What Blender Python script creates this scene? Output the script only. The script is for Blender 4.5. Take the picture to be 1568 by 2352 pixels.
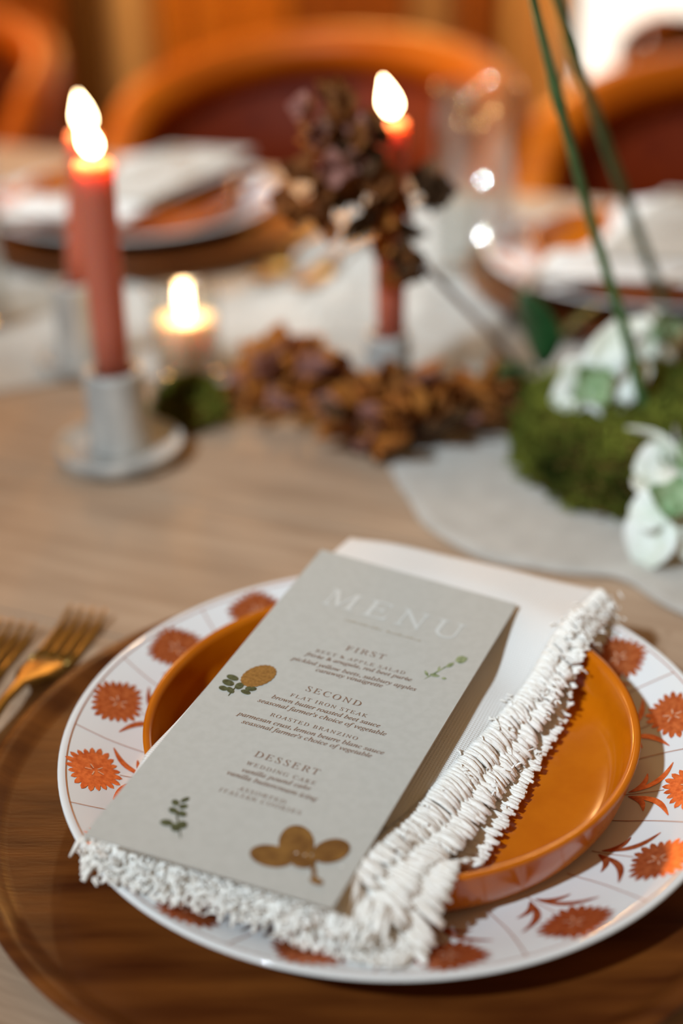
import bpy, math, random
from mathutils import Vector, Matrix, noise
random.seed(7)
R = math.radians
for o in list(bpy.data.objects): bpy.data.objects.remove(o)
scene = bpy.context.scene
COL = scene.collection

# ---------------------------------------------------------------- camera, world, lights, exposure
# world: table top is z = 0, the floor is 0.75 m lower
cam_d = bpy.data.cameras.new('camera'); cam = bpy.data.objects.new('camera', cam_d); COL.objects.link(cam)
cam.matrix_world = Matrix.Translation((0, 0, .383)) @ Matrix.Rotation(R(90 - 27.5), 4, 'X') @ Matrix.Rotation(R(-1.0), 4, 'Z')
cam_d.sensor_fit = 'VERTICAL'; cam_d.sensor_height = 36; cam_d.sensor_width = 24; cam_d.lens = 50
cam_d.clip_start = .02
cam_d.dof.use_dof = True; cam_d.dof.focus_distance = .562; cam_d.dof.aperture_fstop = 2.6; cam_d.dof.aperture_blades = 0
scene.camera = cam

world = bpy.data.worlds.new('world'); scene.world = world; world.use_nodes = True
world.node_tree.nodes['Background'].inputs['Color'].default_value = (.9, .55, .26, 1)
world.node_tree.nodes['Background'].inputs['Strength'].default_value = .31

def point_light(name, loc, power, color, rad, parent=None):
    d = bpy.data.lights.new(name, 'POINT'); d.energy = power; d.color = color; d.shadow_soft_size = rad
    o = bpy.data.objects.new(name, d); COL.objects.link(o); o.location = loc; o.parent = parent; return o
def spot_light(name, loc, target, power, color, rad, size, blend):
    d = bpy.data.lights.new(name, 'SPOT'); d.energy = power; d.color = color; d.shadow_soft_size = rad; d.spot_size = size; d.spot_blend = blend
    o = bpy.data.objects.new(name, d); COL.objects.link(o); o.location = loc
    o.rotation_euler = (Vector(target) - Vector(loc)).to_track_quat('-Z', 'Y').to_euler(); return o
spot_light('table_spot', (-1.27, -.82, 1.87), (.29, .84, 0), 350, (.74, .89, 1.0), .06, R(27), 1.0)
spot_light('table_spot', (-.75, .35, 1.95), (-.04, 1.50, 0), 310, (.80, .92, 1.0), .07, R(30), 1.0)  # added spot that brightens the far settings, no known fitting
spot_light('warm_chair_fill', (-1.9, 1.95, .80), (.30, 1.95, -.05), 150, (1, .50, .12), .08, R(34), 1.0)  # unseen warm spot, added from the side to light the chair rails
point_light('warm_curtain_fill', (.10, 3.55, .75), 58, (1, .50, .13), .12)  # added fill light for the curtains, no real lamp hangs here
point_light('warm_curtain_fill', (-1.2, 3.5, .7), 36, (1, .46, .12), .12)  # second added fill, warms the other end of the curtains

vs = scene.view_settings
vs.view_transform = 'Standard'; vs.look = 'None'; vs.exposure = 0.0; vs.gamma = 1.0; vs.use_curve_mapping = False
scene.cycles.use_denoising = True
scene.cycles.sample_clamp_indirect = 4
scene.cycles.max_bounces = 10; scene.cycles.transparent_max_bounces = 24

# ---------------------------------------------------------------- helpers
def mat(name, color, rough=.5, color2=None, scale=40, detail=4, contrast=(.35, .65), spec=.5, coat=0, metallic=0,
        bump=0, bscale=None, stretch=(1, 1, 1), sss=0, sssr=(.01, .004, .002), emit=None, estr=0, trans=0, sheen=0, wave=None):
    m = bpy.data.materials.new(name); m.use_nodes = True
    nt = m.node_tree; n = nt.nodes; l = nt.links; p = n['Principled BSDF']
    p.inputs['Base Color'].default_value = (*color, 1); p.inputs['Roughness'].default_value = rough
    p.inputs['Specular IOR Level'].default_value = spec; p.inputs['Coat Weight'].default_value = coat
    p.inputs['Coat Roughness'].default_value = .08
    p.inputs['Metallic'].default_value = metallic
    p.inputs['Sheen Weight'].default_value = sheen
    if sss:
        p.inputs['Subsurface Weight'].default_value = sss; p.inputs['Subsurface Radius'].default_value = sssr
        p.inputs['Subsurface Scale'].default_value = 1
    if emit:
        p.inputs['Emission Color'].default_value = (*emit, 1); p.inputs['Emission Strength'].default_value = estr
    if color2 or bump:
        tc = n.new('ShaderNodeTexCoord'); mp = n.new('ShaderNodeMapping'); mp.inputs['Scale'].default_value = stretch
        l.new(tc.outputs['Object'], mp.inputs['Vector'])
        if wave:
            t = n.new('ShaderNodeTexWave'); t.inputs['Scale'].default_value = wave[0]; t.inputs['Distortion'].default_value = wave[1]
            t.inputs['Detail'].default_value = 4; t.inputs['Detail Scale'].default_value = wave[2]; fac = t.outputs['Fac']
        else:
            t = n.new('ShaderNodeTexNoise'); t.inputs['Scale'].default_value = scale; t.inputs['Detail'].default_value = detail; fac = t.outputs['Fac']
        l.new(mp.outputs['Vector'], t.inputs['Vector'])
        if color2:
            r = n.new('ShaderNodeValToRGB'); r.color_ramp.elements[0].position = contrast[0]; r.color_ramp.elements[1].position = contrast[1]
            r.color_ramp.elements[0].color = (*color, 1); r.color_ramp.elements[1].color = (*color2, 1)
            l.new(fac, r.inputs['Fac']); l.new(r.outputs['Color'], p.inputs['Base Color'])
        if bump:
            t2 = n.new('ShaderNodeTexNoise'); t2.inputs['Scale'].default_value = bscale or scale; t2.inputs['Detail'].default_value = 3
            l.new(mp.outputs['Vector'], t2.inputs['Vector'])
            b = n.new('ShaderNodeBump'); b.inputs['Strength'].default_value = bump; b.inputs['Distance'].default_value = .002
            l.new(t2.outputs['Fac'], b.inputs['Height']); l.new(b.outputs['Normal'], p.inputs['Normal'])
    return m

def flame_mat():
    m = bpy.data.materials.new('flame'); m.use_nodes = True; n = m.node_tree.nodes; l = m.node_tree.links; n.remove(n['Principled BSDF'])
    e = n.new('ShaderNodeEmission'); e.inputs['Color'].default_value = (1, .72, .38, 1); e.inputs['Strength'].default_value = 16
    t = n.new('ShaderNodeBsdfTransparent'); a = n.new('ShaderNodeAddShader'); l.new(e.outputs[0], a.inputs[0]); l.new(t.outputs[0], a.inputs[1])
    l.new(a.outputs[0], n['Material Output'].inputs['Surface']); return m
def linen_mat(name, color):
    m = mat(name, color, .85, spec=.15, sheen=.2)
    nt = m.node_tree; n = nt.nodes; l = nt.links; p = n['Principled BSDF']
    tc = n.new('ShaderNodeTexCoord'); mp = n.new('ShaderNodeMapping'); mp.inputs['Rotation'].default_value = (0, 0, R(23.7))
    l.new(tc.outputs['Object'], mp.inputs['Vector'])
    hs = []
    for d in ('X', 'Y'):
        w = n.new('ShaderNodeTexWave'); w.bands_direction = d; w.inputs['Scale'].default_value = 260; w.inputs['Distortion'].default_value = .8
        w.inputs['Detail Scale'].default_value = 3
        l.new(mp.outputs['Vector'], w.inputs['Vector']); hs.append(w.outputs['Fac'])
    mx = n.new('ShaderNodeMath'); mx.operation = 'MULTIPLY'; l.new(hs[0], mx.inputs[0]); l.new(hs[1], mx.inputs[1])
    b = n.new('ShaderNodeBump'); b.inputs['Strength'].default_value = .55; b.inputs['Distance'].default_value = .0004
    l.new(mx.outputs[0], b.inputs['Height']); l.new(b.outputs['Normal'], p.inputs['Normal'])
    return m

def glass_mat(name, tint=(1, 1, 1), reflect=.19):
    m = bpy.data.materials.new(name); m.use_nodes = True; nt = m.node_tree; n = nt.nodes; l = nt.links
    n.remove(n['Principled BSDF']); out = n['Material Output']
    tr = n.new('ShaderNodeBsdfTransparent'); tr.inputs['Color'].default_value = (*tint, 1)
    gl = n.new('ShaderNodeBsdfGlossy'); gl.inputs['Roughness'].default_value = .03
    lw = n.new('ShaderNodeLayerWeight'); lw.inputs['Blend'].default_value = .5      # thin clear wall: weak reflection, stronger at grazing angles
    pw = n.new('ShaderNodeMath'); pw.operation = 'POWER'; pw.inputs[1].default_value = 4; l.new(lw.outputs['Facing'], pw.inputs[0])
    fr = n.new('ShaderNodeMath'); fr.operation = 'MULTIPLY_ADD'; fr.inputs[1].default_value = .75; fr.inputs[2].default_value = reflect; l.new(pw.outputs[0], fr.inputs[0])
    mx = n.new('ShaderNodeMixShader'); l.new(fr.outputs[0], mx.inputs[0]); l.new(tr.outputs[0], mx.inputs[1]); l.new(gl.outputs[0], mx.inputs[2])
    l.new(mx.outputs[0], out.inputs['Surface']); return m

M = dict(
    table=mat('bleached_wood', (.33, .215, .138), .6, (.50, .355, .245), 9, 6, (.25, .78), spec=.35, bump=.25, bscale=30, stretch=(1.2, 9, 4)),
    charger=mat('lacquered_wood', (.055, .011, .002), .32, (.20, .060, .010), 7, 7, (.30, .75), spec=.3, coat=.06, stretch=(1.6, 11, 1), bump=.05, bscale=60),
    china=mat('white_china', (.76, .77, .77), .07, spec=.5),
    print_rust=mat('rust_lustre_print', (.50, .11, .03), .42, (.74, .25, .09), 420, 3, (.35, .7), metallic=.75),
    print_line=mat('rust_line_print', (.40, .15, .075), .3, coat=.4),
    print_cream=mat('cream_print', (.72, .45, .30), .3, coat=.4),
    amber=mat('amber_glaze', (.54, .138, .002), .2, (.48, .112, .001), 60, 3, spec=.4, coat=.1),
    linen=linen_mat('linen', (.76, .745, .72)),
    fringe=mat('cotton_fringe', (.88, .86, .82), .9, (.82, .77, .70), 500, 2, (.3, .62), spec=.1, sheen=.3, bump=.2, bscale=1800),
    paper=mat('menu_paper', (.46, .455, .42), .7, (.485, .48, .445), 300, 2, spec=.2),
    ink=mat('brown_ink', (.21, .125, .085), .6),
    foil=mat('pale_foil', (.57, .605, .60), .4, spec=.6),
    gold_ink=mat('gold_ink', (.36, .30, .20), .6),
    pr_orange=mat('pressed_ochre', (.20, .085, .012), .7, (.32, .15, .03), 900, 3),
    pr_brown=mat('pressed_brown', (.135, .052, .006), .7, (.23, .105, .018), 160, 4),
    pr_green=mat('pressed_green', (.035, .042, .014), .7, (.085, .10, .04), 600, 3),
    pr_pale=mat('pressed_pale_green', (.10, .15, .06), .7, (.32, .36, .20), 500, 3),
    gold=mat('brushed_gold', (.40, .26, .075), .34, metallic=1),
    wax=mat('terracotta_wax', (.41, .12, .075), .5, sss=.75, sssr=(.034, .021, .008), spec=.4),
    ivory_wax=mat('ivory_wax', (.80, .62, .42), .5, sss=.5, sssr=(.02, .012, .006)),
    wick=mat('wick', (.03, .02, .015), .9),
    flame=flame_mat(),
    stone=mat('white_marble', (.24, .245, .24), .4, (.52, .50, .46), 45, 5, (.32, .62), stretch=(1, 1, .35)),
    glass=glass_mat('clear_glass', (.97, .98, .97)),
    gauze=mat('cotton_gauze', (.70, .68, .63), .95, (.80, .78, .73), 60, 4, spec=.05, bump=.5, bscale=700),
    bark=mat('brown_stem', (.16, .085, .06), .8),
    green=mat('green_stem', (.045, .105, .03), .5, (.075, .15, .05), 60, spec=.4),
    leaf_green=mat('dark_green_leaf', (.008, .05, .012), .45, (.022, .09, .025), 80, sss=0),
    petal=mat('white_petal', (.60, .65, .52), .6, (.84, .86, .82), 45, sss=.2, sssr=(.006, .006, .005)),
    petal_green=mat('green_petal', (.12, .23, .085), .6, (.38, .47, .28), 90),
    moss=mat('moss', (.032, .042, .005), .95, (.20, .215, .030), 34, 5, spec=.1),
    soil=mat('moss_soil', (.06, .028, .008), .95, (.14, .08, .02), 60, spec=.1),
    dry_brown=mat('dry_brown', (.10, .030, .007), .8, (.24, .085, .018), 70, spec=.2),
    dry_rust=mat('dry_rust', (.27, .078, .011), .8, (.42, .155, .028), 70, spec=.2),
    dry_mauve=mat('dry_mauve', (.19, .075, .062), .8, (.30, .14, .11), 70, spec=.2),
    dry_dark=mat('dry_dark', (.035, .016, .007), .8, (.08, .04, .015), 70, spec=.2),
    chair_wood=mat('chair_wood', (.48, .100, .002), .45, (.60, .15, .004), 12, 4, spec=.25, stretch=(1, 1, 5)),
    shaded_wood=mat('shaded_chair_wood', (.13, .012, .001), .6, (.19, .022, .001), 30, spec=.2),  # chair wood again, with the shade inside the back put into its colour
    floor=mat('floorboards', (.10, .04, .015), .5, (.16, .07, .03), 5),
    wall=mat('wall_paint', (.28, .15, .07), .9, (.34, .18, .08), 4),
    cur_dark=mat('brown_curtain', (.12, .06, .018), .9), cur_cream=mat('cream_curtain', (.72, .58, .42), .9),
    cur_amber=mat('amber_curtain', (.60, .25, .035), .9), cur_rust=mat('rust_curtain', (.32, .11, .025), .9),
    cur_taupe=mat('taupe_curtain', (.46, .32, .22), .9), cur_peach=mat('peach_curtain', (.82, .58, .34), .9),
    window_glow=mat('daylight_pane', (.9, .9, .9), .4, emit=(1, .93, .82), estr=1.7),
    frame=mat('painted_frame', (.6, .5, .4), .5),
)

def mesh(name, verts, faces, m, parent=None, smooth=True, loc=None, mats=None, fm=None):
    me = bpy.data.meshes.new(name); me.from_pydata([tuple(v) for v in verts], [], faces)
    if smooth:
        me.polygons.foreach_set('use_smooth', [True] * len(me.polygons))
    me.materials.append(M[m]); me.update()
    return link(name, me, parent, loc)
def link(name, me, parent=None, loc=None, rot=None, scale=None):
    o = bpy.data.objects.new(name, me); COL.objects.link(o); o.parent = parent
    if loc is not None: o.location = loc
    if rot is not None: o.rotation_euler = rot
    if scale is not None: o.scale = scale
    return o
def empty(name, loc=(0, 0, 0), rz=0):
    o = bpy.data.objects.new(name, None); COL.objects.link(o); o.location = loc; o.rotation_euler = (0, 0, rz); o.empty_display_size = .02; return o
def tag(o, label, cat, group=None, kind=None):
    if label: o['label'] = label
    if cat: o['category'] = cat
    if group: o['group'] = group
    if kind: o['kind'] = kind
    return o
def copy_tree(o, parent=None):
    c = o.copy(); COL.objects.link(c); c.parent = parent
    for ch in list(o.children): copy_tree(ch, c)
    return c

def lathe(name, prof, m, parent=None, seg=64, loc=None, close=False):
    """prof: (r, z) from axis to axis (or open)."""
    v = []; f = []; rows = []
    for r, z in prof:
        if r < 1e-6: rows.append([len(v)]); v.append((0, 0, z))
        else:
            rows.append(list(range(len(v), len(v) + seg)))
            v += [(r * math.cos(2 * math.pi * i / seg), r * math.sin(2 * math.pi * i / seg), z) for i in range(seg)]
    pairs = list(zip(rows, rows[1:])) + ([(rows[-1], rows[0])] if close else [])
    for a, b in pairs:
        for i in range(seg):
            j = (i + 1) % seg
            if len(a) == 1 and len(b) == 1: continue
            if len(a) == 1: f.append((a[0], b[j], b[i]))
            elif len(b) == 1: f.append((a[i], a[j], b[0]))
            else: f.append((a[i], a[j], b[j], b[i]))
    return mesh(name, v, f, m, parent, True, loc)

def tube_geo(pts, radii, seg=6, cap=True):
    pts = [Vector(p) for p in pts]; v = []; f = []
    if not hasattr(radii, '__len__'): radii = [radii] * len(pts)
    up = Vector((.13, .21, .97))
    for i, p in enumerate(pts):
        d = (pts[min(i + 1, len(pts) - 1)] - pts[max(i - 1, 0)]).normalized()
        x = d.cross(up)
        if x.length < 1e-3: x = d.cross(Vector((1, 0, 0)))
        x.normalize(); y = d.cross(x)
        for k in range(seg):
            a = 2 * math.pi * k / seg
            v.append(p + (x * math.cos(a) + y * math.sin(a)) * radii[i])
    for i in range(len(pts) - 1):
        for k in range(seg):
            k2 = (k + 1) % seg
            f.append((i * seg + k, i * seg + k2, (i + 1) * seg + k2, (i + 1) * seg + k))
    if cap:
        f.append(tuple(range(seg))[::-1]); f.append(tuple((len(pts) - 1) * seg + k for k in range(seg)))
    return v, f
class Acc:
    def __init__(s): s.v = []; s.f = []
    def add(s, v, f):
        b = len(s.v); s.v += list(v); s.f += [tuple(i + b for i in q) for q in f]
    def tube(s, *a, **k): s.add(*tube_geo(*a, **k))
    def box(s, lo, hi):
        x0, y0, z0 = lo; x1, y1, z1 = hi
        s.add([(x0, y0, z0), (x1, y0, z0), (x1, y1, z0), (x0, y1, z0), (x0, y0, z1), (x1, y0, z1), (x1, y1, z1), (x0, y1, z1)],
              [(0, 3, 2, 1), (4, 5, 6, 7), (0, 1, 5, 4), (1, 2, 6, 5), (2, 3, 7, 6), (3, 0, 4, 7)])
    def build(s, name, m, parent=None, smooth=True, loc=None): return mesh(name, s.v, s.f, m, parent, smooth, loc)
def smooth_path(P, n=24):
    P = [Vector(p) for p in P]; Q = [P[0] * 2 - P[1]] + P + [P[-1] * 2 - P[-2]]; out = []
    for i in range(1, len(Q) - 2):
        for k in range(n):
            t = k / n; a, b, c, d = Q[i - 1:i + 3]
            out.append(.5 * ((2 * b) + (c - a) * t + (2 * a - 5 * b + 4 * c - d) * t * t + (3 * b - 3 * c + d - a) * t ** 3))
    return out + [P[-1]]
def slab_grid(nu, nv, top, thick):
    """closed slab: top(u, v) -> Vector, thickness downwards"""
    v = []; f = []; W = nu + 1
    for s in (0, 1):
        for j in range(nv + 1):
            for i in range(nu + 1):
                p = top(i / nu, j / nv); v.append((p.x, p.y, p.z - s * thick))
    off = W * (nv + 1)
    for j in range(nv):
        for i in range(nu):
            a = j * W + i; q = (a, a + 1, a + W + 1, a + W)
            f.append(q); f.append(tuple(x + off for x in q[::-1]))
    for i in range(nu):
        f.append((i + 1, i, off + i, off + i + 1)); a = nv * W + i; f.append((a, a + 1, off + a + 1, off + a))
    for j in range(nv):
        a = j * W; f.append((a, a + W, off + a + W, off + a)); a = j * W + nu; f.append((a + W, a, off + a, off + a + W))
    return v, f
def sm(a, b, x):
    t = max(0, min(1, (x - a) / (b - a))); return t * t * (3 - 2 * t)

YAW = R(-23.7); A = Vector((math.cos(YAW), math.sin(YAW), 0)); B = Vector((-math.sin(YAW), math.cos(YAW), 0))

def sheer(m, k):
    nt = m.node_tree; n = nt.nodes; l = nt.links; p = n['Principled BSDF']; p.inputs['Alpha'].default_value = k
sheer(M['gauze'], .46)

# ---------------------------------------------------------------- the room
def structure(o): o['kind'] = 'structure'; return o
a = Acc(); a.box((-4, -2.2, -.80), (4.5, 4.4, -.75)); structure(a.build('floor', 'floor', smooth=False))
a = Acc(); a.box((-4, 4.3, -.75), (4.5, 4.4, 1.9)); structure(a.build('wall_back', 'wall', smooth=False))
win = structure(empty('window_1', (1.32, 4.24, -.70)))
a = Acc(); a.box((-.62, .0, .0), (.62, .02, 2.1)); a.build('pane', 'window_glow', win, False)
for x in (-.64, .64):
    a = Acc(); a.box((x - .03, -.03, 0), (x + .03, .03, 2.16)); a.build('window_frame', 'frame', win, False)
a = Acc(); a.box((-.62, -.03, 2.1), (.62, .03, 2.16)); a.build('window_frame', 'frame', win, False)

def curtain(x0, x1, m, label, y=4.12):
    n = max(10, int((x1 - x0) * 70)); v = []; f = []
    for i in range(n + 1):
        x = x0 + (x1 - x0) * i / n; yy = y + .035 * math.sin(x * 58) + .012 * math.sin(x * 23 + 1)
        for z in (-.745, .2, 1.8): v.append((x, yy, z))
        for z in (-.745, .2, 1.8): v.append((x, yy + .006, z))
    for i in range(n):
        b = i * 6
        for k in (0, 1):
            f.append((b + k, b + 6 + k, b + 7 + k, b + 1 + k)); f.append((b + 3 + k, b + 4 + k, b + 10 + k, b + 9 + k))
    o = mesh('curtain', v, f, m); tag(o, label, 'curtain', 'floor length curtains on the far wall'); return o
curtain(-1.6, -.74, 'cur_rust', 'rust curtain behind the cut-off chair beside the tall candles')
curtain(-.73, -.64, 'cur_dark', 'narrow dark brown curtain beside the cream one')
curtain(-.63, -.50, 'cur_cream', 'cream curtain glowing above the pair of tall candles')
curtain(-.49, -.12, 'cur_amber', 'wide amber curtain above the middle chair')
curtain(-.11, .20, 'cur_rust', 'rust brown curtain above the top of the middle chair back')
curtain(.21, .34, 'cur_taupe', 'taupe curtain above the tall water glass')
curtain(.35, .47, 'cur_rust', 'narrow rust curtain between the taupe and peach ones')
curtain(.48, .68, 'cur_peach', 'peach curtain beside the bright window')

# ---------------------------------------------------------------- table with planks
table = empty('dining_table', (0, 0, 0), YAW)
tag(table, 'long bleached wooden dining table under the place settings', 'table')
S0, S1 = -1.75, 1.35; T0 = .215; PW = .147; NP = 8
for k in range(NP):
    t0 = T0 + k * PW; me = None
    v, f = slab_grid(40, 4, lambda u, w: Vector((S0 + (S1 - S0) * u, t0 + .0012 + (PW - .0024) * w,
        -.0005 * (1 if w in (0, 1) else 0) + .0004 * (noise.noise((u * 9 + k * 7, w * 2, k)) - 1))), .036)
    mesh('plank', v, f, 'table', table, smooth=False)
T1 = T0 + NP * PW
a = Acc(); a.box((S0 + .1, T0 + .08, -.13), (S1 - .1, T0 + .11, -.038)); a.build('apron', 'table', table, False)
a = Acc(); a.box((S0 + .1, T1 - .11, -.13), (S1 - .1, T1 - .08, -.038)); a.build('apron', 'table', table, False)
for s in (S0 + .1, S1 - .18):
    for t in (T0 + .08, T1 - .16):
        a = Acc(); a.box((s, t, -.75), (s + .08, t + .08, -.038)); a.build('leg', 'table', table, False)

# gauze runner
NE = [(-.343, .872), (-.238, .924), (-.18, .945), (-.101, .937), (-.055, .927), (-.018, .906), (.010, .872), (.022, .82), (.036, .758), (.052, .706), (.076, .674), (.115, .659), (.148, .647), (.172, .613), (.205, .587), (.30, .53)]
FE = [(-.443, 1.191), (-.297, 1.213), (-.207, 1.178), (-.105, 1.116), (-.051, 1.205), (-.005, 1.323), (.026, 1.40), (.103, 1.41), (.168, 1.39), (.185, 1.284), (.20, 1.134), (.23, 1.03), (.27, .97), (.32, .93), (.375, .87), (.5, .82)]
np_, fp_ = smooth_path([(*p, 0) for p in NE], 5), smooth_path([(*p, 0) for p in FE], 5)
def runner_top(u, w):
    i = min(int(round(u * (len(np_) - 1))), len(np_) - 1); p = np_[i].lerp(fp_[i], w)
    p.x += .004 * noise.noise((p.x * 30, p.y * 30, 3)); p.y += .004 * noise.noise((p.x * 30, p.y * 30, 9))
    p.z = .0028 + .0016 * max(0, noise.noise((p.x * 14, p.y * 40, 1))) + .001 * noise.noise((p.x * 60, p.y * 60, 2)) ** 2
    return p
v, f = slab_grid(len(np_) - 1, 40, runner_top, .0018)
run = mesh('table_runner', v, f, 'gauze')
for q in range(3):                                       # gathered folds of the same cloth towards the far side
    def fold_top(u, w, q=q):
        i = int(len(np_) * (.36 - .02 * q + (.20 + .04 * q) * u)); i = min(i, len(np_) - 1); p = np_[i].lerp(fp_[i], .16 + .1 * q + (.80 - .14 * q) * w)
        p.z = .0052 + .0022 * q + .003 * max(0, noise.noise((p.x * 22 + q, p.y * 16, 4))) + .0012 * noise.noise((p.x * 70, p.y * 50, q)); return p
    v, f = slab_grid(40, 40, fold_top, .0012); mesh('gathered_fold', v, f, 'gauze', run)
tag(run, 'crumpled white gauze runner lying along the middle of the table', 'runner')

# ---------------------------------------------------------------- place setting
PC = Vector((.0185, .4765, 0))            # centre of the plate
charger = lathe('charger_plate', [(0, .0005), (.125, .0005), (.145, .003), (.1575, .0095), (.1605, .0125), (.1600, .0138), (.1575, .0143), (.1535, .0135), (.150, .0105), (.146, .0092), (.10, .009), (0, .009)], 'charger', loc=(.0089, .4697, 0), seg=128)
tag(charger, 'round dark wooden charger under the nearest patterned plate', 'charger', 'wooden chargers')

PLZ = .0092
plate = lathe('dinner_plate', [(0, .002), (.070, .002), (.072, 0), (.076, 0), (.078, .0025), (.090, .005), (.120, .0148), (.1335, .0212), (.1348, .0222), (.1350, .0229), (.1343, .0235), (.1325, .0231), (.118, .0170), (.100, .0103), (.092, .0080), (.086, .0073), (0, .0073)], 'china', loc=(PC.x, PC.y, PLZ), seg=160)
tag(plate, 'white dinner plate with rust flower print, nearest the camera', 'plate', 'patterned dinner plates')
def plate_z(r):
    P = [(0, .0073), (.086, .0073), (.092, .0080), (.100, .0103), (.118, .0170), (.1325, .0231), (.1343, .0235)]
    for (r0, z0), (r1, z1) in zip(P, P[1:]):
        if r <= r1: return z0 + (z1 - z0) * (r - r0) / (r1 - r0)
    return .0235
def on_plate(x, y, lift=.00022):         # x along the radius from the centre, y tangential
    return (x, y, plate_z(math.hypot(x, y)) + lift)
def flower_mesh():
    v = []; f = []; n = 21; c = .1212
    for k in range(n):
        a0 = 2 * math.pi * k / n; rr = .0108 * (1 + .07 * math.sin(k * 5.1)); w = math.pi / n * 1.02
        ring = [(.1, -.9), (.74, -1.0), (.90, -.6), (1.0, 0), (.90, .6), (.74, 1.0), (.1, .9)]
        b = len(v)
        for q, t in ring:
            an = a0 + t * w; v.append(on_plate(c + rr * q * math.cos(an), 1.32 * rr * q * math.sin(an)))
        f.append(tuple(range(b, b + 7)))
    b = len(v); v.append(on_plate(c, 0)); 
    for k in range(16): v.append(on_plate(c + .0052 * math.cos(k * math.pi / 8), .0052 * math.sin(k * math.pi / 8)))
    f += [(b, b + 1 + k, b + 1 + (k + 1) % 16) for k in range(16)]
    return v, f
def leaf_print(x0, y0, x1, y1, bend, w):
    v = []; n = 10; d = Vector((x1 - x0, y1 - y0)); nr = Vector((-d.y, d.x)).normalized()
    for i in range(n + 1):
        t = i / n; p = Vector((x0, y0)) + d * t + nr * bend * math.sin(math.pi * t); hw = w * math.sin(math.pi * min(1, t * .92 + .05)) ** .8
        for s in (-1, 1): q = p + nr * hw * s; v.append(on_plate(q.x, q.y))
    return v, [(2 * i, 2 * i + 2, 2 * i + 3, 2 * i + 1) for i in range(n)]
def line_print(x0, y0, x1, y1, w, bend=0):
    v = []; n = 12; d = Vector((x1 - x0, y1 - y0)); nr = Vector((-d.y, d.x)).normalized()
    for i in range(n + 1):
        p = Vector((x0, y0)) + d * (i / n) + nr * bend * math.sin(math.pi * i / n)
        for s in (-1, 1): q = p + nr * w * s; v.append(on_plate(q.x, q.y))
    return v, [(2 * i, 2 * i + 2, 2 * i + 3, 2 * i + 1) for i in range(n)]
def me_of(name, vf, m):
    me = bpy.data.meshes.new(name); me.from_pydata([tuple(x) for x in vf[0]], [], vf[1]); me.materials.append(M[m]); me.update(); return me
fl_me = me_of('printed_flower', flower_mesh(), 'print_rust')
ce = Acc()
for k in range(5):
    an = k * 1.3
    ce.add(*[[ on_plate(.1205 + .0026 * math.cos(an) + sx * math.cos(an) * .0013 - sy * math.sin(an) * .00022, .0026 * math.sin(an) * .9 + sx * math.sin(an) * .0013 + sy * math.cos(an) * .00022, .0004) for sx, sy in ((-1, -1), (1, -1), (1, 1), (-1, 1))], [(0, 1, 2, 3)]])
ce_me = me_of('printed_centre', (ce.v, ce.f), 'print_cream')
lf_me = [me_of('printed_leaf', leaf_print(.0975, s * .0012, *e), 'print_rust') for s, e in (
    (1, (.1135, .0170, -.0038, .0014)), (-1, (.1135, -.0170, .0038, .0014)), (1, (.1040, .0120, -.0022, .0012)), (-1, (.1040, -.0120, .0022, .0012)))]
st_me = me_of('printed_stem', line_print(.094, 0, .1110, 0, .00022), 'print_line')
dv_me = me_of('printed_line', line_print(.094, .002, .1318, -.0012, .00024, .0015), 'print_line')
for k in range(16):
    rz = R(7.2 + 22.5 * k)
    fo = link('printed_flower', fl_me, plate, rot=(0, 0, rz)); link('printed_centre', ce_me, fo)
    for q in lf_me: link('printed_leaf', q, plate, rot=(0, 0, rz))
    link('printed_stem', st_me, plate, rot=(0, 0, rz)); link('printed_line', dv_me, plate, rot=(0, 0, rz + R(11.25)))
lathe('printed_rim_line', [(.1314, plate_z(.1314) + .0002), (.1319, plate_z(.1319) + .0002)], 'print_line', plate, 160)

BZ = .0168
bowl = lathe('amber_bowl', [(0, .001), (.078, .001), (.080, 0), (.083, 0), (.0875, .0012), (.0935, .0040), (.0965, .0090), (.0985, .0160), (.0998, .0225), (.1004, .0245), (.1003, .0252), (.0990, .0254), (.0972, .0248), (.0962, .0230), (.0945, .0140), (.0925, .0080), (.0885, .0052), (.080, .0044), (0, .0040)], 'amber', loc=(PC.x, PC.y, BZ), seg=160)
tag(bowl, 'shallow amber glazed bowl under the folded napkin and menu in front', 'bowl', 'amber bowls')

# menu card: patch between four corners, slightly twisted
CK = [Vector((-.0927, .3916, .053)), Vector((-.0053, .3562, .050)), Vector((.0781, .5469, .050)), Vector((-.0097, .5865, .058))]   # BL BR TR TL
def card_p(u, w, lift=0):
    p = (CK[0] * (1 - u) + CK[1] * u) * (1 - w) + (CK[3] * (1 - u) + CK[2] * u) * w
    return Vector((p.x, p.y, p.z + lift)) - PC
menu = empty('menu_card', PC); tag(menu, 'pale printed dinner menu card with pressed flowers, lying in front', 'menu', 'printed menu cards')
v, f = slab_grid(12, 24, lambda u, w: card_p(u, w), .0007); mesh('card', v, f, 'paper', menu, False)

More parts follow.
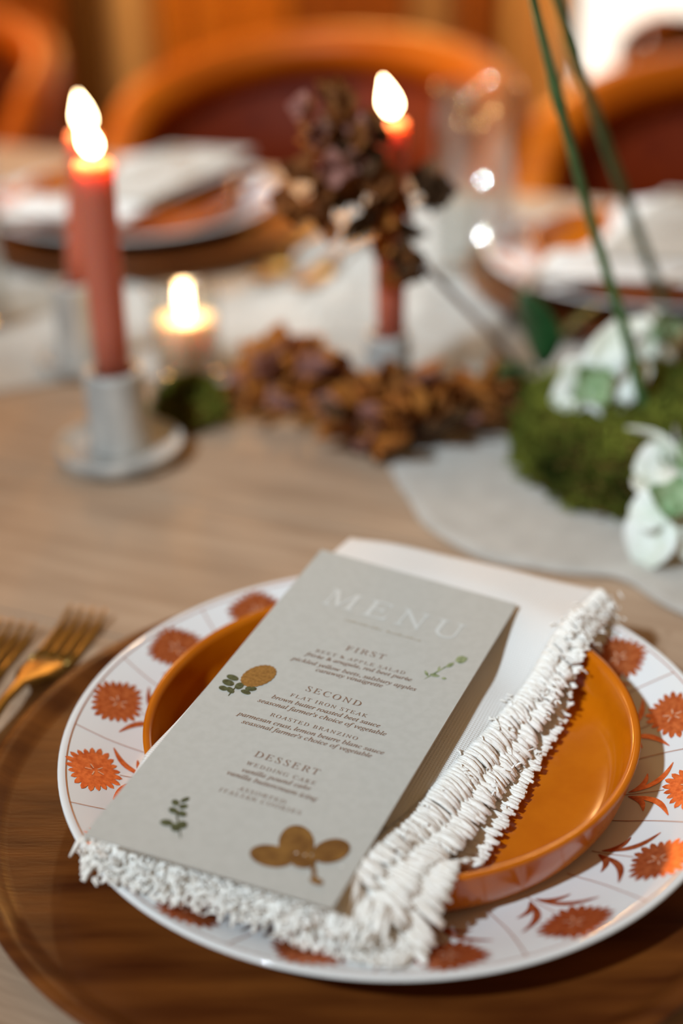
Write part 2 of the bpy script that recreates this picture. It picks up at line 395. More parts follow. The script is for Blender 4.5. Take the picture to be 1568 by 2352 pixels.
def mathit(s):
    o = ''
    for c in s:
        if c == 'h': o += '\u210e'
        elif c.islower() and c.isascii(): o += chr(0x1D44E + ord(c) - 97)
        elif c.isupper(): o += chr(0x1D434 + ord(c) - 65)
        else: o += c
    return o
def text_geo(s, shear, spacing, offset):
    c = bpy.data.curves.new('t', 'FONT'); c.body = s; c.shear = shear; c.space_character = spacing; c.offset = offset; c.resolution_u = 3
    o = bpy.data.objects.new('t', c); COL.objects.link(o)
    dg = bpy.context.evaluated_depsgraph_get(); me = bpy.data.meshes.new_from_object(o.evaluated_get(dg))
    v = [x.co.copy() for x in me.vertices]; f = [tuple(p.vertices) for p in me.polygons]
    bpy.data.objects.remove(o); bpy.data.meshes.remove(me); bpy.data.curves.remove(c); return v, f
CW, CL = .0955, .2100
def print_text(s, u0, w0, u1, w1, m, caps, name='printed_text'):
    v, f = text_geo(mathit(s), -.22 if caps else 0, 1.28 if caps else 1.02, .002 if caps else .011)
    xa = min(p.x for p in v); xb = max(p.x for p in v); k = (u1 - u0) * CW / (xb - xa); yc = .35 if caps else .23
    out = []
    for p in v:
        t = (p.x - xa) / (xb - xa)
        out.append(card_p(u0 + (u1 - u0) * t, (w0 + w1) / 2 + (w1 - w0) * (t - .5) + (p.y - yc) * k / CL, .00012))
    return mesh(name, out, f, m, menu, False)
LINES = [('MENU', .1814, .838, .8507, .838, 'foil', 1), ('FIRST', .4252, .68, .6078, .6844, 'ink', 1), ('BEET & APPLE SALAD', .3122, .6447, .7268, .652, 'ink', 1),
    ('frisée & arugula, red beet purée', .2797, .6243, .7713, .6346, 'ink', 0), ('pickled yellow beets, salsbury apples', .2382, .5988, .8124, .6087, 'ink', 0), ('caraway vinaigrette', .3706, .5842, .6745, .5907, 'ink', 0),
    ('SECOND', .3887, .522, .6398, .5205, 'ink', 1), ('FLAT IRON STEAK', .3455, .4901, .6932, .4907, 'ink', 1), ('brown butter roasted beet sauce', .2806, .4688, .7665, .4711, 'ink', 0), ("seasonal farmer's choice of vegetable", .2379, .4479, .8093, .4526, 'ink', 0),
    ('ROASTED BRANZINO', .3261, .4191, .7145, .4197, 'ink', 1), ('parmesan crust, lemon beurre blanc sauce', .1979, .3956, .8457, .3995, 'ink', 0), ("seasonal farmer's choice of vegetable", .2401, .377, .8086, .382, 'ink', 0),
    ('DESSERT', .3792, .3037, .6594, .3013, 'ink', 1), ('WEDDING CAKE', .3726, .2742, .6735, .2713, 'ink', 1), ('vanilla pound cake', .3754, .2523, .6687, .2536, 'ink', 0), ('vanilla buttercream icing', .3295, .2354, .7176, .2315, 'ink', 0),
    ('ASSORTED', .4104, .2063, .6133, .2046, 'ink', 1), ('ITALIAN COOKIES', .3478, .1903, .6923, .1891, 'ink', 1)]
for L in LINES: print_text(*L)
# the small gold line under the heading: unreadable strokes
a = Acc()
for i in range(20):
    if i == 10: continue
    u0 = .335 + .3725 * i / 20; 
    for du in (0, .007):
        h = .0035 + .0018 * ((i * 7) % 3)
        a.add([card_p(u0 + du + x, .771 + y, .00012) for x, y in ((0, -.003), (.0035, -.003), (.0055, h - .003), (.002, h - .003))], [(0, 1, 2, 3)])
a.build('printed_text', 'gold_ink', menu, False)
def blob(E, m, name, jag=0, z=.00022, parent=None):
    cu, cw, au, aw, bu, bw = E; n = 44 if jag else 26; pts = []
    for k in range(n):
        t = 2 * math.pi * k / n; r = (1 + (jag if k % 2 else -jag * .4))
        pts.append(card_p(cu + (au * math.cos(t) + bu * math.sin(t)) * r, cw + (aw * math.cos(t) + bw * math.sin(t)) * r, z))
    return mesh(name, pts, [tuple(range(n))[::-1]], m, parent or menu, False)
def lobe(E, m, name, z=.00014):        # leaf: pointed ends along the first axis
    cu, cw, au, aw, bu, bw = E; pts = []; n = 12
    for s in (1, -1):
        for k in range(n):
            t = -1 + 2 * k / n if s == 1 else 1 - 2 * k / n; h = s * (1 - abs(t) ** 2.2) * (1 - .2 * t)
            pts.append(card_p(cu + au * t + bu * h, cw + aw * t + bw * h, z))
    return mesh(name, pts, [tuple(range(len(pts)))], m, menu, False)
blob((.1664, .5178, .0502, .0311, .0401, -.0245), 'pr_orange', 'printed_blossom', .035)
for E in [[.0677, .454, .0192, .0013, .0059, -.0071], [.0694, .4737, .0276, .0002, .0063, -.0092], [.0707, .4916, .0277, .0002, .0057, -.0083], [.1225, .4732, .0119, .0081, .0131, -.0075], [.1015, .4541, .0205, -.003, .0022, -.0079], [.1757, .4746, .0221, .0046, .0074, -.0069], [.1659, .461, .0223, .0002, .0043, -.0065], [.1116, .4535, .0006, .0179, .0027, -.0007]]:
    blob(E, 'pr_green', 'printed_leaf')
for i, E in enumerate([[.855, .6923, .0399, .0448, .0025, -.0014], [.9133, .747, .0228, .0098, .0116, -.0115], [.8116, .6692, .0153, -.0085, -.003, -.0034], [.8478, .6713, .0219, .0017, .0029, -.0054], [.8915, .6697, .0096, .0022, .003, -.0039], [.8825, .7183, .0114, .01, .0073, -.0048], [.8484, .6947, -.0034, .011, .0056, -.0003]]):
    lobe(E, 'pr_pale', 'printed_leaf')
for E in [[.2551, .1417, .0101, .0079, .0079, -.0036], [.2297, .129, .0164, -.0006, .0043, -.0074], [.2674, .1253, .0138, .0049, .008, -.0052], [.2431, .1099, .0189, .0002, .0053, -.0073], [.2829, .1082, .0181, .0012, .0063, -.0072], [.253, .0782, .0236, .0029, .0079, -.0075], [.3131, .0835, .0146, .0051, .0127, -.0083], [.2962, .0734, .016, .003, .0111, -.0093], [.2946, .0845, .0492, -.0319, -.0026, -.0009]]:
    blob(E, 'pr_green', 'printed_leaf')
for i, E in enumerate([[.6906, .0722, .0806, .0055, .0183, -.0249], [.7463, .1159, .06, .0116, .0416, -.0415], [.8799, .1214, .0517, .0234, .0342, -.0234], [.8095, .0804, .0416, .008, .015, -.0151], [.8596, .0684, .0275, -.0209, -.0064, -.0022], [.8943, .045, .0262, -.001, .003, -.008]]):
    blob(E, 'pr_brown', 'printed_leaf', z=.00024 + i * .00008)

# napkin: three folded layers with tasselled fringe
NQ = [Vector((-.0963, .4018)), Vector((.022, .3520)), Vector((.1265, .5680)), Vector((.0043, .6134))]
def nap_xy(u, w): return (NQ[0] * (1 - u) + NQ[1] * u) * (1 - w) + (NQ[3] * (1 - u) + NQ[2] * u) * w
def nap_z(u, w):
    q = nap_xy(u, w); d = q - Vector((PC.x, PC.y)); r = d.length; uu = min(u, 1.15)
    z = .0478 + .006 * (1 - sm(.1, .8, u)) * w
    if r < .101: z -= .0130 * sm(.42, 1.02, uu) * sm(0, .05, .101 - r)
    elif d.y < 0: z -= .45 * (r - .101)
    else: z -= .12 * (r - .101)
    z += .0009 * noise.noise((u * 4, w * 7, 2.2)) + .0018 * sm(.6, 1, u) * noise.noise((u * 2, w * 9, 5.1))
    return z
def nap_p(u, w, dz=0, low=0):
    q = nap_xy(u, w); r = math.hypot(q.x - PC.x, q.y - PC.y); z = nap_z(u, w) + dz
    if r < .093: m = max(.0245, .0428 - 1.3 * (.093 - r))
    elif r < .103: m = .0428                              # never below the bowl rim
    elif r < .1365: m = max(.0428 - 1.1 * (r - .103), PLZ + plate_z(r) + .0012)
    else: m = PLZ + .0247 - .9 * (r - .1365)
    z = max(z, m + low)
    return Vector((q.x, q.y, z)) - PC
napkin = empty('linen_napkin', PC); tag(napkin, 'folded white linen napkin with tasselled fringe under the nearest menu', 'napkin', 'fringed linen napkins')
LAY = [(.0, lambda w: .725 + .225 * w ** .85, .050, 0, .0, .0044), (.02, lambda w: .83 + .145 * w ** .85, .036, -.0022, .0018, .0024), (.04, lambda w: .915 + .07 * w, .022, -.0044, .0100, .0006)]   # u0, u1(w), w0, dz, extra drop at the free side, clearance
for i, (u0, u1, w0, dz, ex, low) in enumerate(LAY):
    def lay(u, w):
        ww = w0 + (1 - .010 * i - w0) * w; return nap_p(u0 + (u1(ww) - u0) * u, ww, dz - ex * sm(.6, 1, u), low)
    v, f = slab_grid(30, 60, lay, .0017)
    mesh('folded_layer', v, f, 'linen', napkin)
    rnd = random.Random(50 + i); fr = Acc(); n = 220
    for k in range(n):                                   # cords along the long side
        w = w0 + (1 - w0) * (k + rnd.random() * .7) / n; L = (.112 - .062 * w) * rnd.uniform(.8, 1.12)
        sk = rnd.gauss(-.010, .006); pts = []; rad = []; r0 = rnd.uniform(.0010, .0014) * (1 - .3 * w); lift = rnd.uniform(.0002, .0010)
        for q in range(5):
            t = q / 4; pts.append(nap_p(u1(w) - .010 + L * t, w + sk * t, dz - ex + .0002 + lift * math.sin(3.1 * t) * 1.6 - .0035 * t * t * (1 + (i == 2)), low))
            rad.append(r0 * (.8, 1.0, 1.1, 1.1, .7)[q])
        fr.tube(pts, rad, 5)
    for k in range(90 if i < 2 else 50):               # curly loose yarn over the cords
        w = rnd.uniform(w0, 1); du = rnd.uniform(-.035, .075); p = nap_p(u1(w) + du, w, dz - ex + rnd.uniform(.0004, .0018) - .0035 * max(0, du / .1) ** 2, low + .0006)
        d = Vector((rnd.gauss(0, 1), rnd.gauss(0, 1), rnd.gauss(0, .4))).normalized() * rnd.uniform(.0008, .002)
        fr.tube([p - d, p + Vector((rnd.gauss(0, .0005), rnd.gauss(0, .0005), .0005)), p + d], [.0003, .0005, .0003], 4, cap=False)
    n = 100
    for row in range(2):
        for k in range(n):                               # short side
            u = u0 + (u1(0) + .07 - u0) * (k + rnd.random()) / n; L = rnd.uniform(.045, .072) * (.62 if row else 1)
            sk = rnd.gauss(0, .018); pts = []; rad = []; r0 = rnd.uniform(.0010, .0018); lift = rnd.uniform(-.0004, .0012) + row * .0008
            for q in range(5):
                t = q / 4; pts.append(nap_p(u + sk * t, w0 + .010 - L * t, dz - ex * sm(.6, 1, (u - u0) / (u1(0) - u0)) + lift * math.sin(3.1 * t) * 1.5 - .002 * t * t, low))
                rad.append(r0 * (.75, 1.0, 1.15, 1.0, .4)[q])
            fr.tube(pts, rad, 5)
    for k in range(420):
        u = rnd.uniform(u0, u1(0) + .06); w = w0 + rnd.uniform(-.060, .0); p = nap_p(u, w, dz - ex * sm(.6, 1, (u - u0) / (u1(0) - u0)) + rnd.uniform(.0004, .0022), low + .0006)
        d = Vector((rnd.gauss(0, 1), rnd.gauss(0, 1), rnd.gauss(0, .5))).normalized() * rnd.uniform(.001, .0024)
        fr.tube([p - d, p + Vector((rnd.gauss(0, .0006), rnd.gauss(0, .0006), .0006)), p + d], [.0004, .0006, .0004], 4, cap=False)
    fo = fr.build('fringe', 'fringe', napkin); fo['kind'] = 'stuff'; fo['label'] = 'twisted cotton tassel fringe'

# ---------------------------------------------------------------- forks
def strip(acc, st, th=.0018):
    v = []
    for x, y, hw, z in st: v += [(x - hw, y, z), (x - hw * .6, y, z + th), (x + hw * .6, y, z + th), (x + hw, y, z)]
    f = []
    for i in range(len(st) - 1):
        b = i * 4
        for k in range(4): k2 = (k + 1) % 4; f.append((b + k, b + 4 + k, b + 4 + k2, b + k2))
    e = (len(st) - 1) * 4; f += [(0, 1, 2, 3), (e + 3, e + 2, e + 1, e)]; acc.add(v, f)
def make_fork(loc, rz, label, group):
    root = empty('dinner_fork', loc, rz); tag(root, label, 'fork', group)
    a = Acc(); strip(a, [(0, -.046, .0118, .0020), (0, -.052, .0118, .0030), (0, -.060, .0108, .0045), (0, -.068, .0070, .0068), (0, -.076, .0034, .0090), (0, -.092, .0028, .0102), (0, -.13, .0040, .0075), (0, -.18, .0068, .0018), (0, -.198, .0066, .0004), (0, -.204, .003, .0004)], .0022)
    a.build('handle', 'gold', root)
    for x in (-.0092, -.0031, .0031, .0092):
        a = Acc(); strip(a, [(x, -.047, .0024, .0022), (x, -.035, .0020, .0008), (x, -.015, .0019, .0014), (x, -.003, .0014, .0040), (x, 0, .0006, .0046)]); a.build('tine', 'gold', root)
    return root
fk = make_fork((-.1303, .6235, 0), R(-15.5), 'gold dinner fork lying beside the rim of the nearest charger', 'gold forks')
f2 = copy_tree(fk); f2.location = (-.1640, .612, 0); f2['label'] = 'gold fork cut off by the picture edge, outer of the nearest pair'

# ---------------------------------------------------------------- the two settings across the table
def far_setting(c, rz, where):
    for src, lab in ((charger, 'dark wooden charger under the place setting %s'), (plate, 'white patterned dinner plate of the setting %s'),
                     (bowl, 'amber bowl under the napkin of the setting %s'), (napkin, 'blurred folded napkin on the setting %s'), (menu, 'blurred menu card on the setting %s')):
        o = copy_tree(src); d = src.location - PC
        o.location = Vector((c[0], c[1], .006)) + Matrix.Rotation(rz, 3, 'Z') @ d; o.rotation_euler.z += rz; o['label'] = lab % where
far_setting((-.19, 1.30), R(180), 'behind the pair of tall candles')
far_setting((.255, 1.105), R(176), 'behind the green stems')
def put(o, s, t, rz): p = A * s + B * t; o.location = (p.x, p.y, .009); o.rotation_euler.z = rz; return o
f3 = put(copy_tree(fk), -.515, 1.0, YAW + math.pi); f3['label'] = 'gold fork beside the charger behind the votive candle'
f4 = put(copy_tree(fk), -.475, 1.0, YAW + math.pi); f4['label'] = 'gold fork on the gauze, outer of the pair beyond the votive'

# ---------------------------------------------------------------- candles
def flame_geo(h, r, lean=.25):
    v = []; f = []; n = 14; prof = [(0, 0), (.55, .08), (.95, .25), (1, .36), (.82, .55), (.5, .76), (.2, .92), (0, 1)]
    for q, z in prof:
        for k in range(n): an = 2 * math.pi * k / n; v.append((r * max(q, .02) * math.cos(an) - lean * h * z * z * .6, r * max(q, .02) * math.sin(an), h * z))
    for i in range(len(prof) - 1):
        for k in range(n): f.append((i * n + k, i * n + (k + 1) % n, (i + 1) * n + (k + 1) % n, (i + 1) * n + k))
    return v, f
def candle(loc, z0, z1, r, label, lean=.3, power=.24, tilt=0):
    root = empty('taper_candle', (loc[0], loc[1], z0)); tag(root, label, 'candle', 'terracotta taper candles'); root.rotation_euler.y = tilt
    h = z1 - z0
    lathe('wax', [(0, 0), (r * .86, 0), (r * .92, h * .3), (r, h - .006), (r * 1.02, h - .002), (r * .96, h), (r * .8, h - .0006), (r * .5, h - .0022), (0, h - .0024)], 'wax', root, 32)
    a = Acc(); a.tube([(0, 0, h - .003), (-.0005, 0, h + .004), (-.0015, 0, h + .008)], .0007, 5); a.build('wick', 'wick', root)
    fl = mesh('flame', *flame_geo(.024, .0066, lean), 'flame', root, True, (0, 0, h + .003))
    point_light('candle_light', (-.002, 0, h + .014), power, (1, .55, .2), .006, root)
    return root
def holder(loc, h, r, label, dish=.040):
    root = empty('candle_holder', (loc[0], loc[1], .0)); tag(root, label, 'candle holder', 'white stone candle holders')
    z = .0
    lathe('dish', [(0, z + .0005), (dish * .86, z + .0005), (dish * .96, z + .004), (dish, z + .010), (dish * .985, z + .0125), (dish * .95, z + .012), (dish * .90, z + .0085), (dish * .8, z + .0075), (0, z + .0075)], 'stone', root, 64)
    lathe('cup', [(0, .0076), (r * 1.04, .0076), (r * 1.05, .010), (r, .016), (r, h - .003), (r * .97, h), (r * .72, h), (r * .66, h - .002), (r * .64, h - .012), (0, h - .012)], 'stone', root, 48)
    return root
holder((-.1385, .815), .060, .0185, 'white stone candle holder with a round dish, standing nearest')
candle((-.1385, .815), .0485, .187, .0116, 'terracotta taper candle in the nearest stone holder', .45)
holder((-.187, .968), .066, .0150, 'white stone candle holder half hidden behind the nearest taper candle', .030)
candle((-.184, .968), .0545, .170, .0105, 'terracotta taper candle behind the other, flame higher in the picture', .35, tilt=R(7.5))
holder((.0325, .885), .0545, .0150, 'white stone candle holder behind the dried brown leaves', .030)
candle((.0345, .885), .043, .192, .0105, 'terracotta taper candle rising behind the dried flower sprig', .35)
# votive
vt = empty('votive_cup', (-.107, .945, .0045)); tag(vt, 'small clear glass votive cup beside the nearest taper candle', 'votive')
lathe('glass', [(0, 0), (.021, 0), (.0235, .003), (.0255, .06), (.0255, .0618), (.0243, .0618), (.0238, .058), (.0222, .006), (0, .005)], 'glass', vt, 40)
vc = empty('tea_candle', (-.107, .945, .0102)); tag(vc, 'lit ivory candle inside the small glass votive', 'candle')
lathe('wax', [(0, 0), (.0205, 0), (.0218, .036), (.019, .0365), (.012, .034), (0, .034)], 'ivory_wax', vc, 32)
mesh('flame', *flame_geo(.010, .0042, -.2), 'flame', vc, True, (0, 0, .036))
a = Acc(); a.tube([(0, 0, .033), (0, 0, .040)], .0006, 5); a.build('wick', 'wick', vc)
point_light('candle_light', (0, 0, .043), .10, (1, .6, .28), .005, vc)
# tumblers
tm = lathe('highball_glass', [(0, 0), (.030, 0), (.032, .002), (.0345, .155), (.0345, .1575), (.0325, .1575), (.0318, .153), (.0298, .012), (0, .010)], 'glass', None, 56, (.113, 1.152, .0045))
tag(tm, 'tall clear water glass beside the middle taper candle', 'glass', 'tall clear glasses')
t2 = copy_tree(tm); t2.location = (-.288, 1.06, .0045); t2['label'] = 'tall clear glass cut off by the picture edge beyond the tall candles'

# ---------------------------------------------------------------- flowers, moss and leaves
def leaf_geo(L, W, cup=.2, n=6, droop=.15, wob=0, seed=0):
    v = []; f = []; r = random.Random(seed)
    for i in range(n + 1):
        t = i / n; w = W * math.sin(math.pi * min(1, t * .9 + .06)) ** .8
        for s in (-1, -.5, 0, .5, 1):
            v.append((s * w, L * t, abs(s) ** 1.5 * cup * w - droop * L * t * t + wob * L * r.uniform(-1, 1) * (abs(s) > .2)))
    for i in range(n):
        for k in range(4): b = i * 5 + k; f.append((b, b + 1, b + 6, b + 5))
    off = len(v); v2 = [(x, y, z - .0006) for x, y, z in v]
    f2 = [tuple(q + off for q in t[::-1]) for t in f]
    rim = [i * 5 for i in range(n + 1)] + [n * 5 + k for k in range(1, 5)] + [i * 5 + 4 for i in range(n - 1, -1, -1)] + [3, 2, 1]
    side = [(rim[i], rim[(i + 1) % len(rim)], rim[(i + 1) % len(rim)] + off, rim[i] + off) for i in range(len(rim))]
    return v + v2, f + f2 + side
def leaf_me(name, m, *a, **k): 
    me = me_of(name, leaf_geo(*a, **k), m); me.polygons.foreach_set('use_smooth', [True] * len(me.polygons)); return me
def aim(d, roll=0):
    d = Vector(d).normalized(); q = d.to_track_quat('Y', 'Z').to_matrix() @ Matrix.Rotation(roll, 3, 'Y'); return q.to_euler()

# moss mound
def mound(name, c, rx, ry, h, label, tufts, seed):
    root = empty(name, (c[0], c[1], .004)); tag(root, label, 'moss'); rnd = random.Random(seed)
    v = []; f = []; n = 36; m = 12
    def P(th, ph):
        k = 1 + .16 * noise.noise((math.cos(th) * 1.8 + seed, math.sin(th) * 1.8, ph * 2)) + .07 * noise.noise((math.cos(th) * 5, math.sin(th) * 5 + seed, ph * 5))
        return Vector((rx * k * math.cos(th) * math.cos(ph), ry * k * math.sin(th) * math.cos(ph), h * k * math.sin(ph)))
    for j in range(m + 1):
        for i in range(n): v.append(P(2 * math.pi * i / n, math.pi / 2 * j / m))
    for j in range(m):
        for i in range(n): f.append((j * n + i, j * n + (i + 1) % n, (j + 1) * n + (i + 1) % n, (j + 1) * n + i))
    mesh('moss_base', v, f, 'soil', root)
    a = Acc()
    for k in range(tufts):
        th = rnd.uniform(0, 2 * math.pi); ph = math.asin(rnd.random() ** .9) ; p = P(th, ph); d = Vector((p.x / rx, p.y / ry, p.z / h * .8 + .3)).normalized()
        d = (d + Vector((rnd.gauss(0, .5), rnd.gauss(0, .5), rnd.gauss(0, .4)))).normalized(); L = rnd.uniform(.004, .010); s = d.cross(Vector((rnd.random(), rnd.random(), .3))).normalized() * rnd.uniform(.0012, .0026)
        q = p + d * L * .55
        a.add([p, q + s, p + d * L, q - s, q + d.cross(s).normalized() * .0008], [(0, 1, 4), (1, 2, 4), (2, 3, 4), (3, 0, 4), (0, 3, 2, 1)])
    o = a.build('moss_fronds', 'moss', root, False); o['kind'] = 'stuff'
    return root
mound('moss_mound', (.205, .795), .102, .102, .046, 'mossy green mound carrying the white flowers', 9000, 3)
mound('moss_mound', (-.098, .873), .024, .020, .022, 'small dark tuft of moss in front of the votive cup', 700, 8)
mound('moss_mound', (.30, .885), .06, .055, .040, 'moss mound at the picture edge behind the green stems', 4000, 12)

PET = [leaf_me('petal', 'petal', .032, .0150, .5, 7, .25), leaf_me('petal', 'petal', .038, .0125, .6, 7, .45), leaf_me('petal', 'petal', .029, .016, .4, 7, .05)]
PETG = leaf_me('petal', 'petal_green', .026, .010, .6, 6, -.2)
def hellebore(c, face, label, spin, n=6, sc=1):
    root = empty('white_flower', c); root.rotation_euler = Vector(face).to_track_quat('Z', 'Y').to_euler(); tag(root, label, 'flower', 'white hellebore flowers'); rnd = random.Random(int(spin * 100))
    for k in range(n):
        an = spin + 2 * math.pi * k / n + rnd.uniform(-.2, .2)
        link('petal', PET[k % 3], root, rot=aim((math.cos(an), math.sin(an), rnd.uniform(-.5, .7)), rnd.uniform(-.5, .5)), scale=(sc * rnd.uniform(.75, 1.1),) * 3)
    for k in range(4):
        an = spin + .4 + k * 1.57; link('inner_petal', PETG, root, rot=aim((math.cos(an), math.sin(an), .8)), scale=(sc * .8,) * 3)
    lathe('flower_centre', [(0, .009), (.004, .008), (.0055, .003), (.003, -.004), (0, -.006)], 'petal_green', root, 14)
    return root
hellebore((.154, .790, .054), (-.25, -.75, .35), 'large white flower with a green heart on the moss', .35)
hellebore((.200, .842, .066), (.25, -.6, .6), 'white flower on the moss where the two green stems cross', 1.1, 5, .8)
hellebore((.176, .672, .030), (-.1, -.5, .8), 'white flower drooping low near the nearest plate at the picture edge', .9)
hellebore((.19, .712, .036), (.4, -.2, .8), 'green and white flower peeking in above the lowest white flower', .2, 6, .9)
GL = leaf_me('leaf', 'leaf_green', .055, .017, .25, 7, .2)
def sprig_leaves(base, leaves, label):
    root = empty('green_leaf_sprig', base); tag(root, label, 'leaves')
    tip = max(leaves, key=lambda q: q[0][2])
    a = Acc(); a.tube(smooth_path([(0, 0, 0), Vector(tip[0]) * .5, tip[0]], 4), .0012, 6); a.build('stem', 'green', root)
    for p, d, s in leaves: link('leaf', GL, root, p, aim(d), (s,) * 3)
sprig_leaves((.136, .895, .012), [((0, 0, .014), (-.12, -.1, 1), 1.1), ((.004, 0, .014), (.35, -.1, .8), .95), ((0, 0, .01), (-.9, -.3, .25), .8)], 'dark green leaves standing behind the large white flower')
sprig_leaves((.128, .868, .008), [((0, 0, .008), (-1, -.2, .35), .85), ((0, 0, .008), (-.6, .5, .4), .7)], 'dark green leaf pair low between dried leaves and moss')
sprig_leaves((.245, .86, .048), [((0, 0, .004), (.2, -.1, 1), .8), ((0, 0, .004), (.7, -.3, .6), .8)], 'dark green leaves at the picture edge above the moss')

def stem(name, pts, r, m, label):
    a = Acc(); P = smooth_path(pts, 10); n = len(P)
    rr = [r[0] + (r[1] - r[0]) * i / (n - 1) for i in range(n)]
    rr = [x * (1.28 if abs(i - n * .33) < 1.2 else 1) for i, x in enumerate(rr)]
    a.tube(P, rr, 8); return tag(a.build(name, m), label, 'stem', 'tall green flower stems')
stem('flower_stem', [(.068, .672, .37), (.0975, .722, .282), (.1202, .746, .2158), (.1444, .770, .150), (.1643, .772, .0966), (.1800, .773, .046)], (.0020, .0036), 'green', 'tall green stem rising from the moss, the sharper of the two')
stem('flower_stem', [(.082, .74, .365), (.1205, .802, .273), (.1563, .86, .1975), (.2001, .93, .1102), (.2449, 1.0, .02)], (.0026, .0040), 'green', 'tall green stem crossing behind, the more blurred of the two')

# dried sprig
def floret_geo(sc, seed):
    r = random.Random(seed); a = Acc()
    for k in range(4):
        an = k * math.pi / 2 + r.uniform(-.2, .2); v, f = leaf_geo(sc * r.uniform(.85, 1.1), sc * .5, .5, 4, r.uniform(-.3, .3), .05, seed + k)
        mt = Matrix.Rotation(an, 4, 'Z') @ Matrix.Rotation(R(r.uniform(10, 50)), 4, 'X'); a.add([mt @ Vector(q) for q in v], f)
    return a.v, a.f
def fl_mesh(m, sc, seed): me = me_of('floret', floret_geo(sc, seed), m); me.polygons.foreach_set('use_smooth', [True] * len(me.polygons)); return me
FL = {m: [fl_mesh(m, .0115, i * 5 + 1) for i in range(3)] for m in ('dry_brown', 'dry_mauve', 'dry_rust', 'dry_dark')}
sprig = empty('dried_flower_sprig', (.128, .905, .014)); tag(sprig, 'dried brown flower sprig leaning in front of the middle taper candle', 'dried flower')
O = Vector(sprig.location); rnd = random.Random(4)
main = [Vector(p) - O for p in ((.128, .905, .014), (.092, .885, .062), (.047, .862, .117), (.030, .85, .150), (.008, .838, .180), (-.006, .83, .205))]
a = Acc(); a.tube(smooth_path(main, 6), .0021, 7); a.build('stem', 'bark', sprig)
CL_ = [((-.008, .832, .208), .014, 11, ('dry_mauve', 'dry_brown', 'dry_brown')), ((.013, .838, .190), .017, 14, ('dry_brown', 'dry_dark', 'dry_mauve')), ((-.004, .832, .180), .015, 10, ('dry_mauve', 'dry_brown', 'dry_rust')), ((.018, .842, .166), .015, 11, ('dry_brown', 'dry_dark')),
       ((-.020, .832, .160), .012, 8, ('dry_rust', 'dry_brown')), ((.008, .836, .150), .010, 7, ('dry_dark', 'dry_brown')), ((.060, .86, .158), .007, 5, ('dry_dark',)), ((.034, .852, .142), .009, 6, ('dry_rust', 'dry_brown')), ((.040, .855, .117), .012, 9, ('dry_brown', 'dry_dark', 'dry_rust'))]
br = Acc()
for c, sp, n, ms in CL_:
    c = Vector(c) - O; near = min(smooth_path(main, 6), key=lambda q: (q - c).length)
    br.tube([near, (near + c) / 2 + Vector((0, 0, .003)), c], .0009, 5)
    for k in range(n):
        d = Vector((rnd.gauss(0, 1), rnd.gauss(0, 1), rnd.gauss(0, 1))).normalized(); p = c + d * sp * rnd.uniform(.5, 1.1)
        link('floret', rnd.choice(FL[rnd.choice(ms)]), sprig, p, (d + Vector((0, -.5, .1))).to_track_quat('Z', 'Y').to_euler(), (rnd.uniform(.75, 1.2),) * 3)
br.build('branchlets', 'bark', sprig)

# dried leaf clumps
DL = {m: [leaf_me('dried_leaf', m, .026, .0105, .7, 6, dr, .06, s) for s, dr in ((1, .5), (2, -.3), (3, .1))] for m in ('dry_brown', 'dry_rust', 'dry_mauve', 'dry_dark')}
def clump(c, rx, ry, h, n, ms, label, seed):
    root = empty('dried_leaf_clump', (c[0], c[1], .004)); tag(root, label, 'dried leaves'); rnd = random.Random(seed)
    a = Acc()
    for k in range(7):
        an = k * .9; a.tube([(0, 0, .001), (rx * .4 * math.cos(an), ry * .4 * math.sin(an), h * .35), (rx * .75 * math.cos(an), ry * .75 * math.sin(an), h * .5)], .0012, 5)
    a.tube([(-rx * .6, 0, .0015), (rx * .6, 0, .0015)], .0015, 5); a.build('twigs', 'bark', root)
    for k in range(n):
        an = rnd.uniform(0, 2 * math.pi); ph = rnd.uniform(.02, 1.35); rr = rnd.uniform(.45, .95)
        p = Vector((rx * rr * math.cos(an) * math.cos(ph), ry * rr * math.sin(an) * math.cos(ph), h * rr * math.sin(ph) + .004))
        d = Vector((p.x / rx, p.y / ry, p.z / h * .6)) + Vector((rnd.gauss(0, .5), rnd.gauss(0, .5), rnd.gauss(.15, .35)))
        if p.z < .016: d.z = max(d.z, .1)
        link('dried_leaf', rnd.choice(DL[rnd.choice(ms)]), root, p, aim(d, rnd.uniform(-.8, .8)), (rnd.uniform(.7, 1.15),) * 3)
clump((.036, .822), .046, .030, .034, 90, ('dry_brown', 'dry_brown', 'dry_dark', 'dry_rust', 'dry_rust', 'dry_mauve'), 'heap of dark dried leaves in front of the middle candle holder', 5)
clump((-.033, .872), .040, .026, .040, 75, ('dry_rust', 'dry_brown', 'dry_rust', 'dry_rust', 'dry_mauve'), 'heap of rust dried leaves between votive and middle candle', 6)
clump((.088, .845), .022, .022, .020, 22, ('dry_rust', 'dry_brown'), 'small scatter of ochre dried leaves beside the moss', 9)

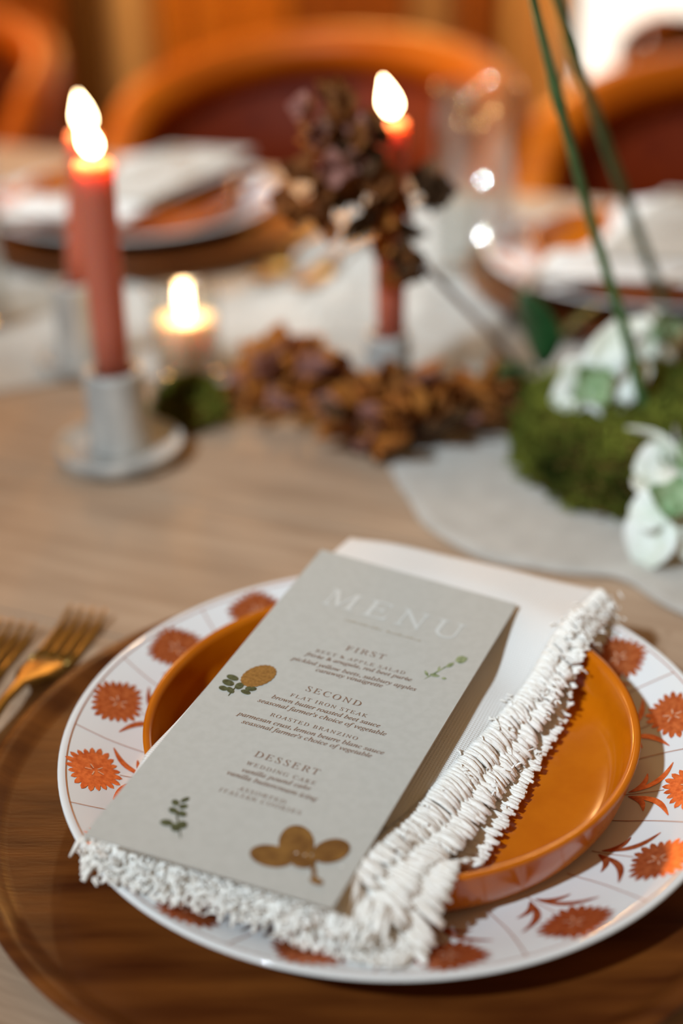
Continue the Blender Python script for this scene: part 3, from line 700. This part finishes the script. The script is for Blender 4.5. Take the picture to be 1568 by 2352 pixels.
# ---------------------------------------------------------------- chairs
def make_chair():
    root = empty('barrel_chair', (0, 0, -.75))
    r = .256; zs = .45
    def arc(th): return .80 - .12 * abs(th / R(112)) ** 2.2 - .05 * sm(R(80), R(112), abs(th))
    n = 48; ths = [R(-112) + R(224) * i / n for i in range(n + 1)]
    # curved back panel
    v = []; f = []
    for th in ths:
        for rad in (r - .012, r + .004):
            for z in (zs + .04, arc(th) - .02): v.append((rad * math.sin(th), rad * math.cos(th), z))
    for i in range(n):
        b = i * 4
        f += [(b, b + 4, b + 5, b + 1), (b + 2, b + 3, b + 7, b + 6), (b + 1, b + 5, b + 7, b + 3), (b, b + 2, b + 6, b + 4)]
    mesh('backrest', v, f, 'shaded_wood', root)
    # top rail, a flat band
    v = []; f = []; prof = [(-.022, -.036), (.014, -.038), (.024, 0), (.016, .020), (-.016, .020), (-.028, -.004)]
    for th in ths:
        for dr, dz in prof: v.append(((r + dr) * math.sin(th), (r + dr) * math.cos(th), arc(th) + dz))
    for i in range(n):
        for k in range(6): k2 = (k + 1) % 6; f.append((i * 6 + k, i * 6 + k2, i * 6 + 6 + k2, i * 6 + 6 + k))
    f += [tuple(range(6)), tuple(n * 6 + k for k in range(6))[::-1]]
    mesh('top_rail', v, f, 'chair_wood', root)
    lathe('seat', [(0, zs - .05), (.23, zs - .05), (.240, zs - .03), (.240, zs), (.22, zs + .025), (0, zs + .03)], 'shaded_wood', root, 40)
    lathe('seat_rim', [(.242, zs - .06), (.256, zs - .06), (.258, zs - .03), (.256, zs + .0), (.244, zs - .01)], 'chair_wood', root, 40, close=True)
    for th in (R(-110), R(-40), R(40), R(110)):
        s, c = math.sin(th), math.cos(th)
        a = Acc(); r2 = r + .018; a.tube([(1.06 * r2 * s, 1.06 * r2 * c, 0), (r2 * s, r2 * c, zs - .03), (r2 * s, r2 * c, arc(th) - .03)], [.014, .018, .013], 8); a.build('leg', 'chair_wood', root)
    return root
ch = make_chair(); tag(ch, 'curved barrel back wooden chair in the middle of the far side', 'chair', 'barrel chairs across the table')
def place(o, p, rz): o.location = (p[0], p[1], -.75); o.rotation_euler.z = rz
place(ch, (-.045, 1.795), YAW)
c2 = copy_tree(ch); place(c2, (.475, 1.60), YAW); c2['label'] = 'curved wooden chair behind the green stems, cut by the picture edge'
c3 = copy_tree(ch); place(c3, (-.66, 2.05), YAW); c3['label'] = 'curved wooden chair beyond the tall candles, cut by the picture edge'

# console with dried bouquet before the window
cs = empty('console_table', (.86, 3.55, -.75)); tag(cs, 'low dark console table before the bright window', 'console')
a = Acc(); a.box((-.32, -.18, .28), (.5, .18, .32)); a.build('top', 'floor', cs, False)
for x in (-.28, .42):
    for y in (-.14, .14): a = Acc(); a.box((x - .02, y - .02, 0), (x + .02, y + .02, .28)); a.build('leg', 'floor', cs, False)
vs_ = lathe('vase', [(0, 0), (.04, 0), (.06, .05), (.055, .10), (.03, .13), (.035, .15), (.030, .15), (.025, .13), (.045, .09), (0, .01)], 'glass', None, 32, (.79, 3.45, -.43))
tag(vs_, 'glass vase holding a dried bouquet before the bright window', 'vase')
bq = empty('dried_bouquet', (.79, 3.45, -.415)); tag(bq, 'blurred brown dried bouquet against the bright window', 'bouquet'); rnd = random.Random(11)
a = Acc()
for k in range(9): a.tube([(0, 0, .0), (rnd.gauss(0, .012), rnd.gauss(0, .012), .13), (rnd.uniform(-.09, .09), rnd.uniform(-.07, .07), .21)], .003, 5)
a.build('stems', 'bark', bq)
for k in range(110):
    d = Vector((rnd.gauss(0, 1), rnd.gauss(0, 1), rnd.gauss(0, .8))).normalized(); p = Vector((d.x * .105, d.y * .09, .205 + d.z * .065)) * 1
    link('floret', rnd.choice(FL[rnd.choice(('dry_brown', 'dry_rust', 'dry_brown'))]), bq, p, d.to_track_quat('Z', 'Y').to_euler(), (rnd.uniform(2.4, 3.4),) * 3)
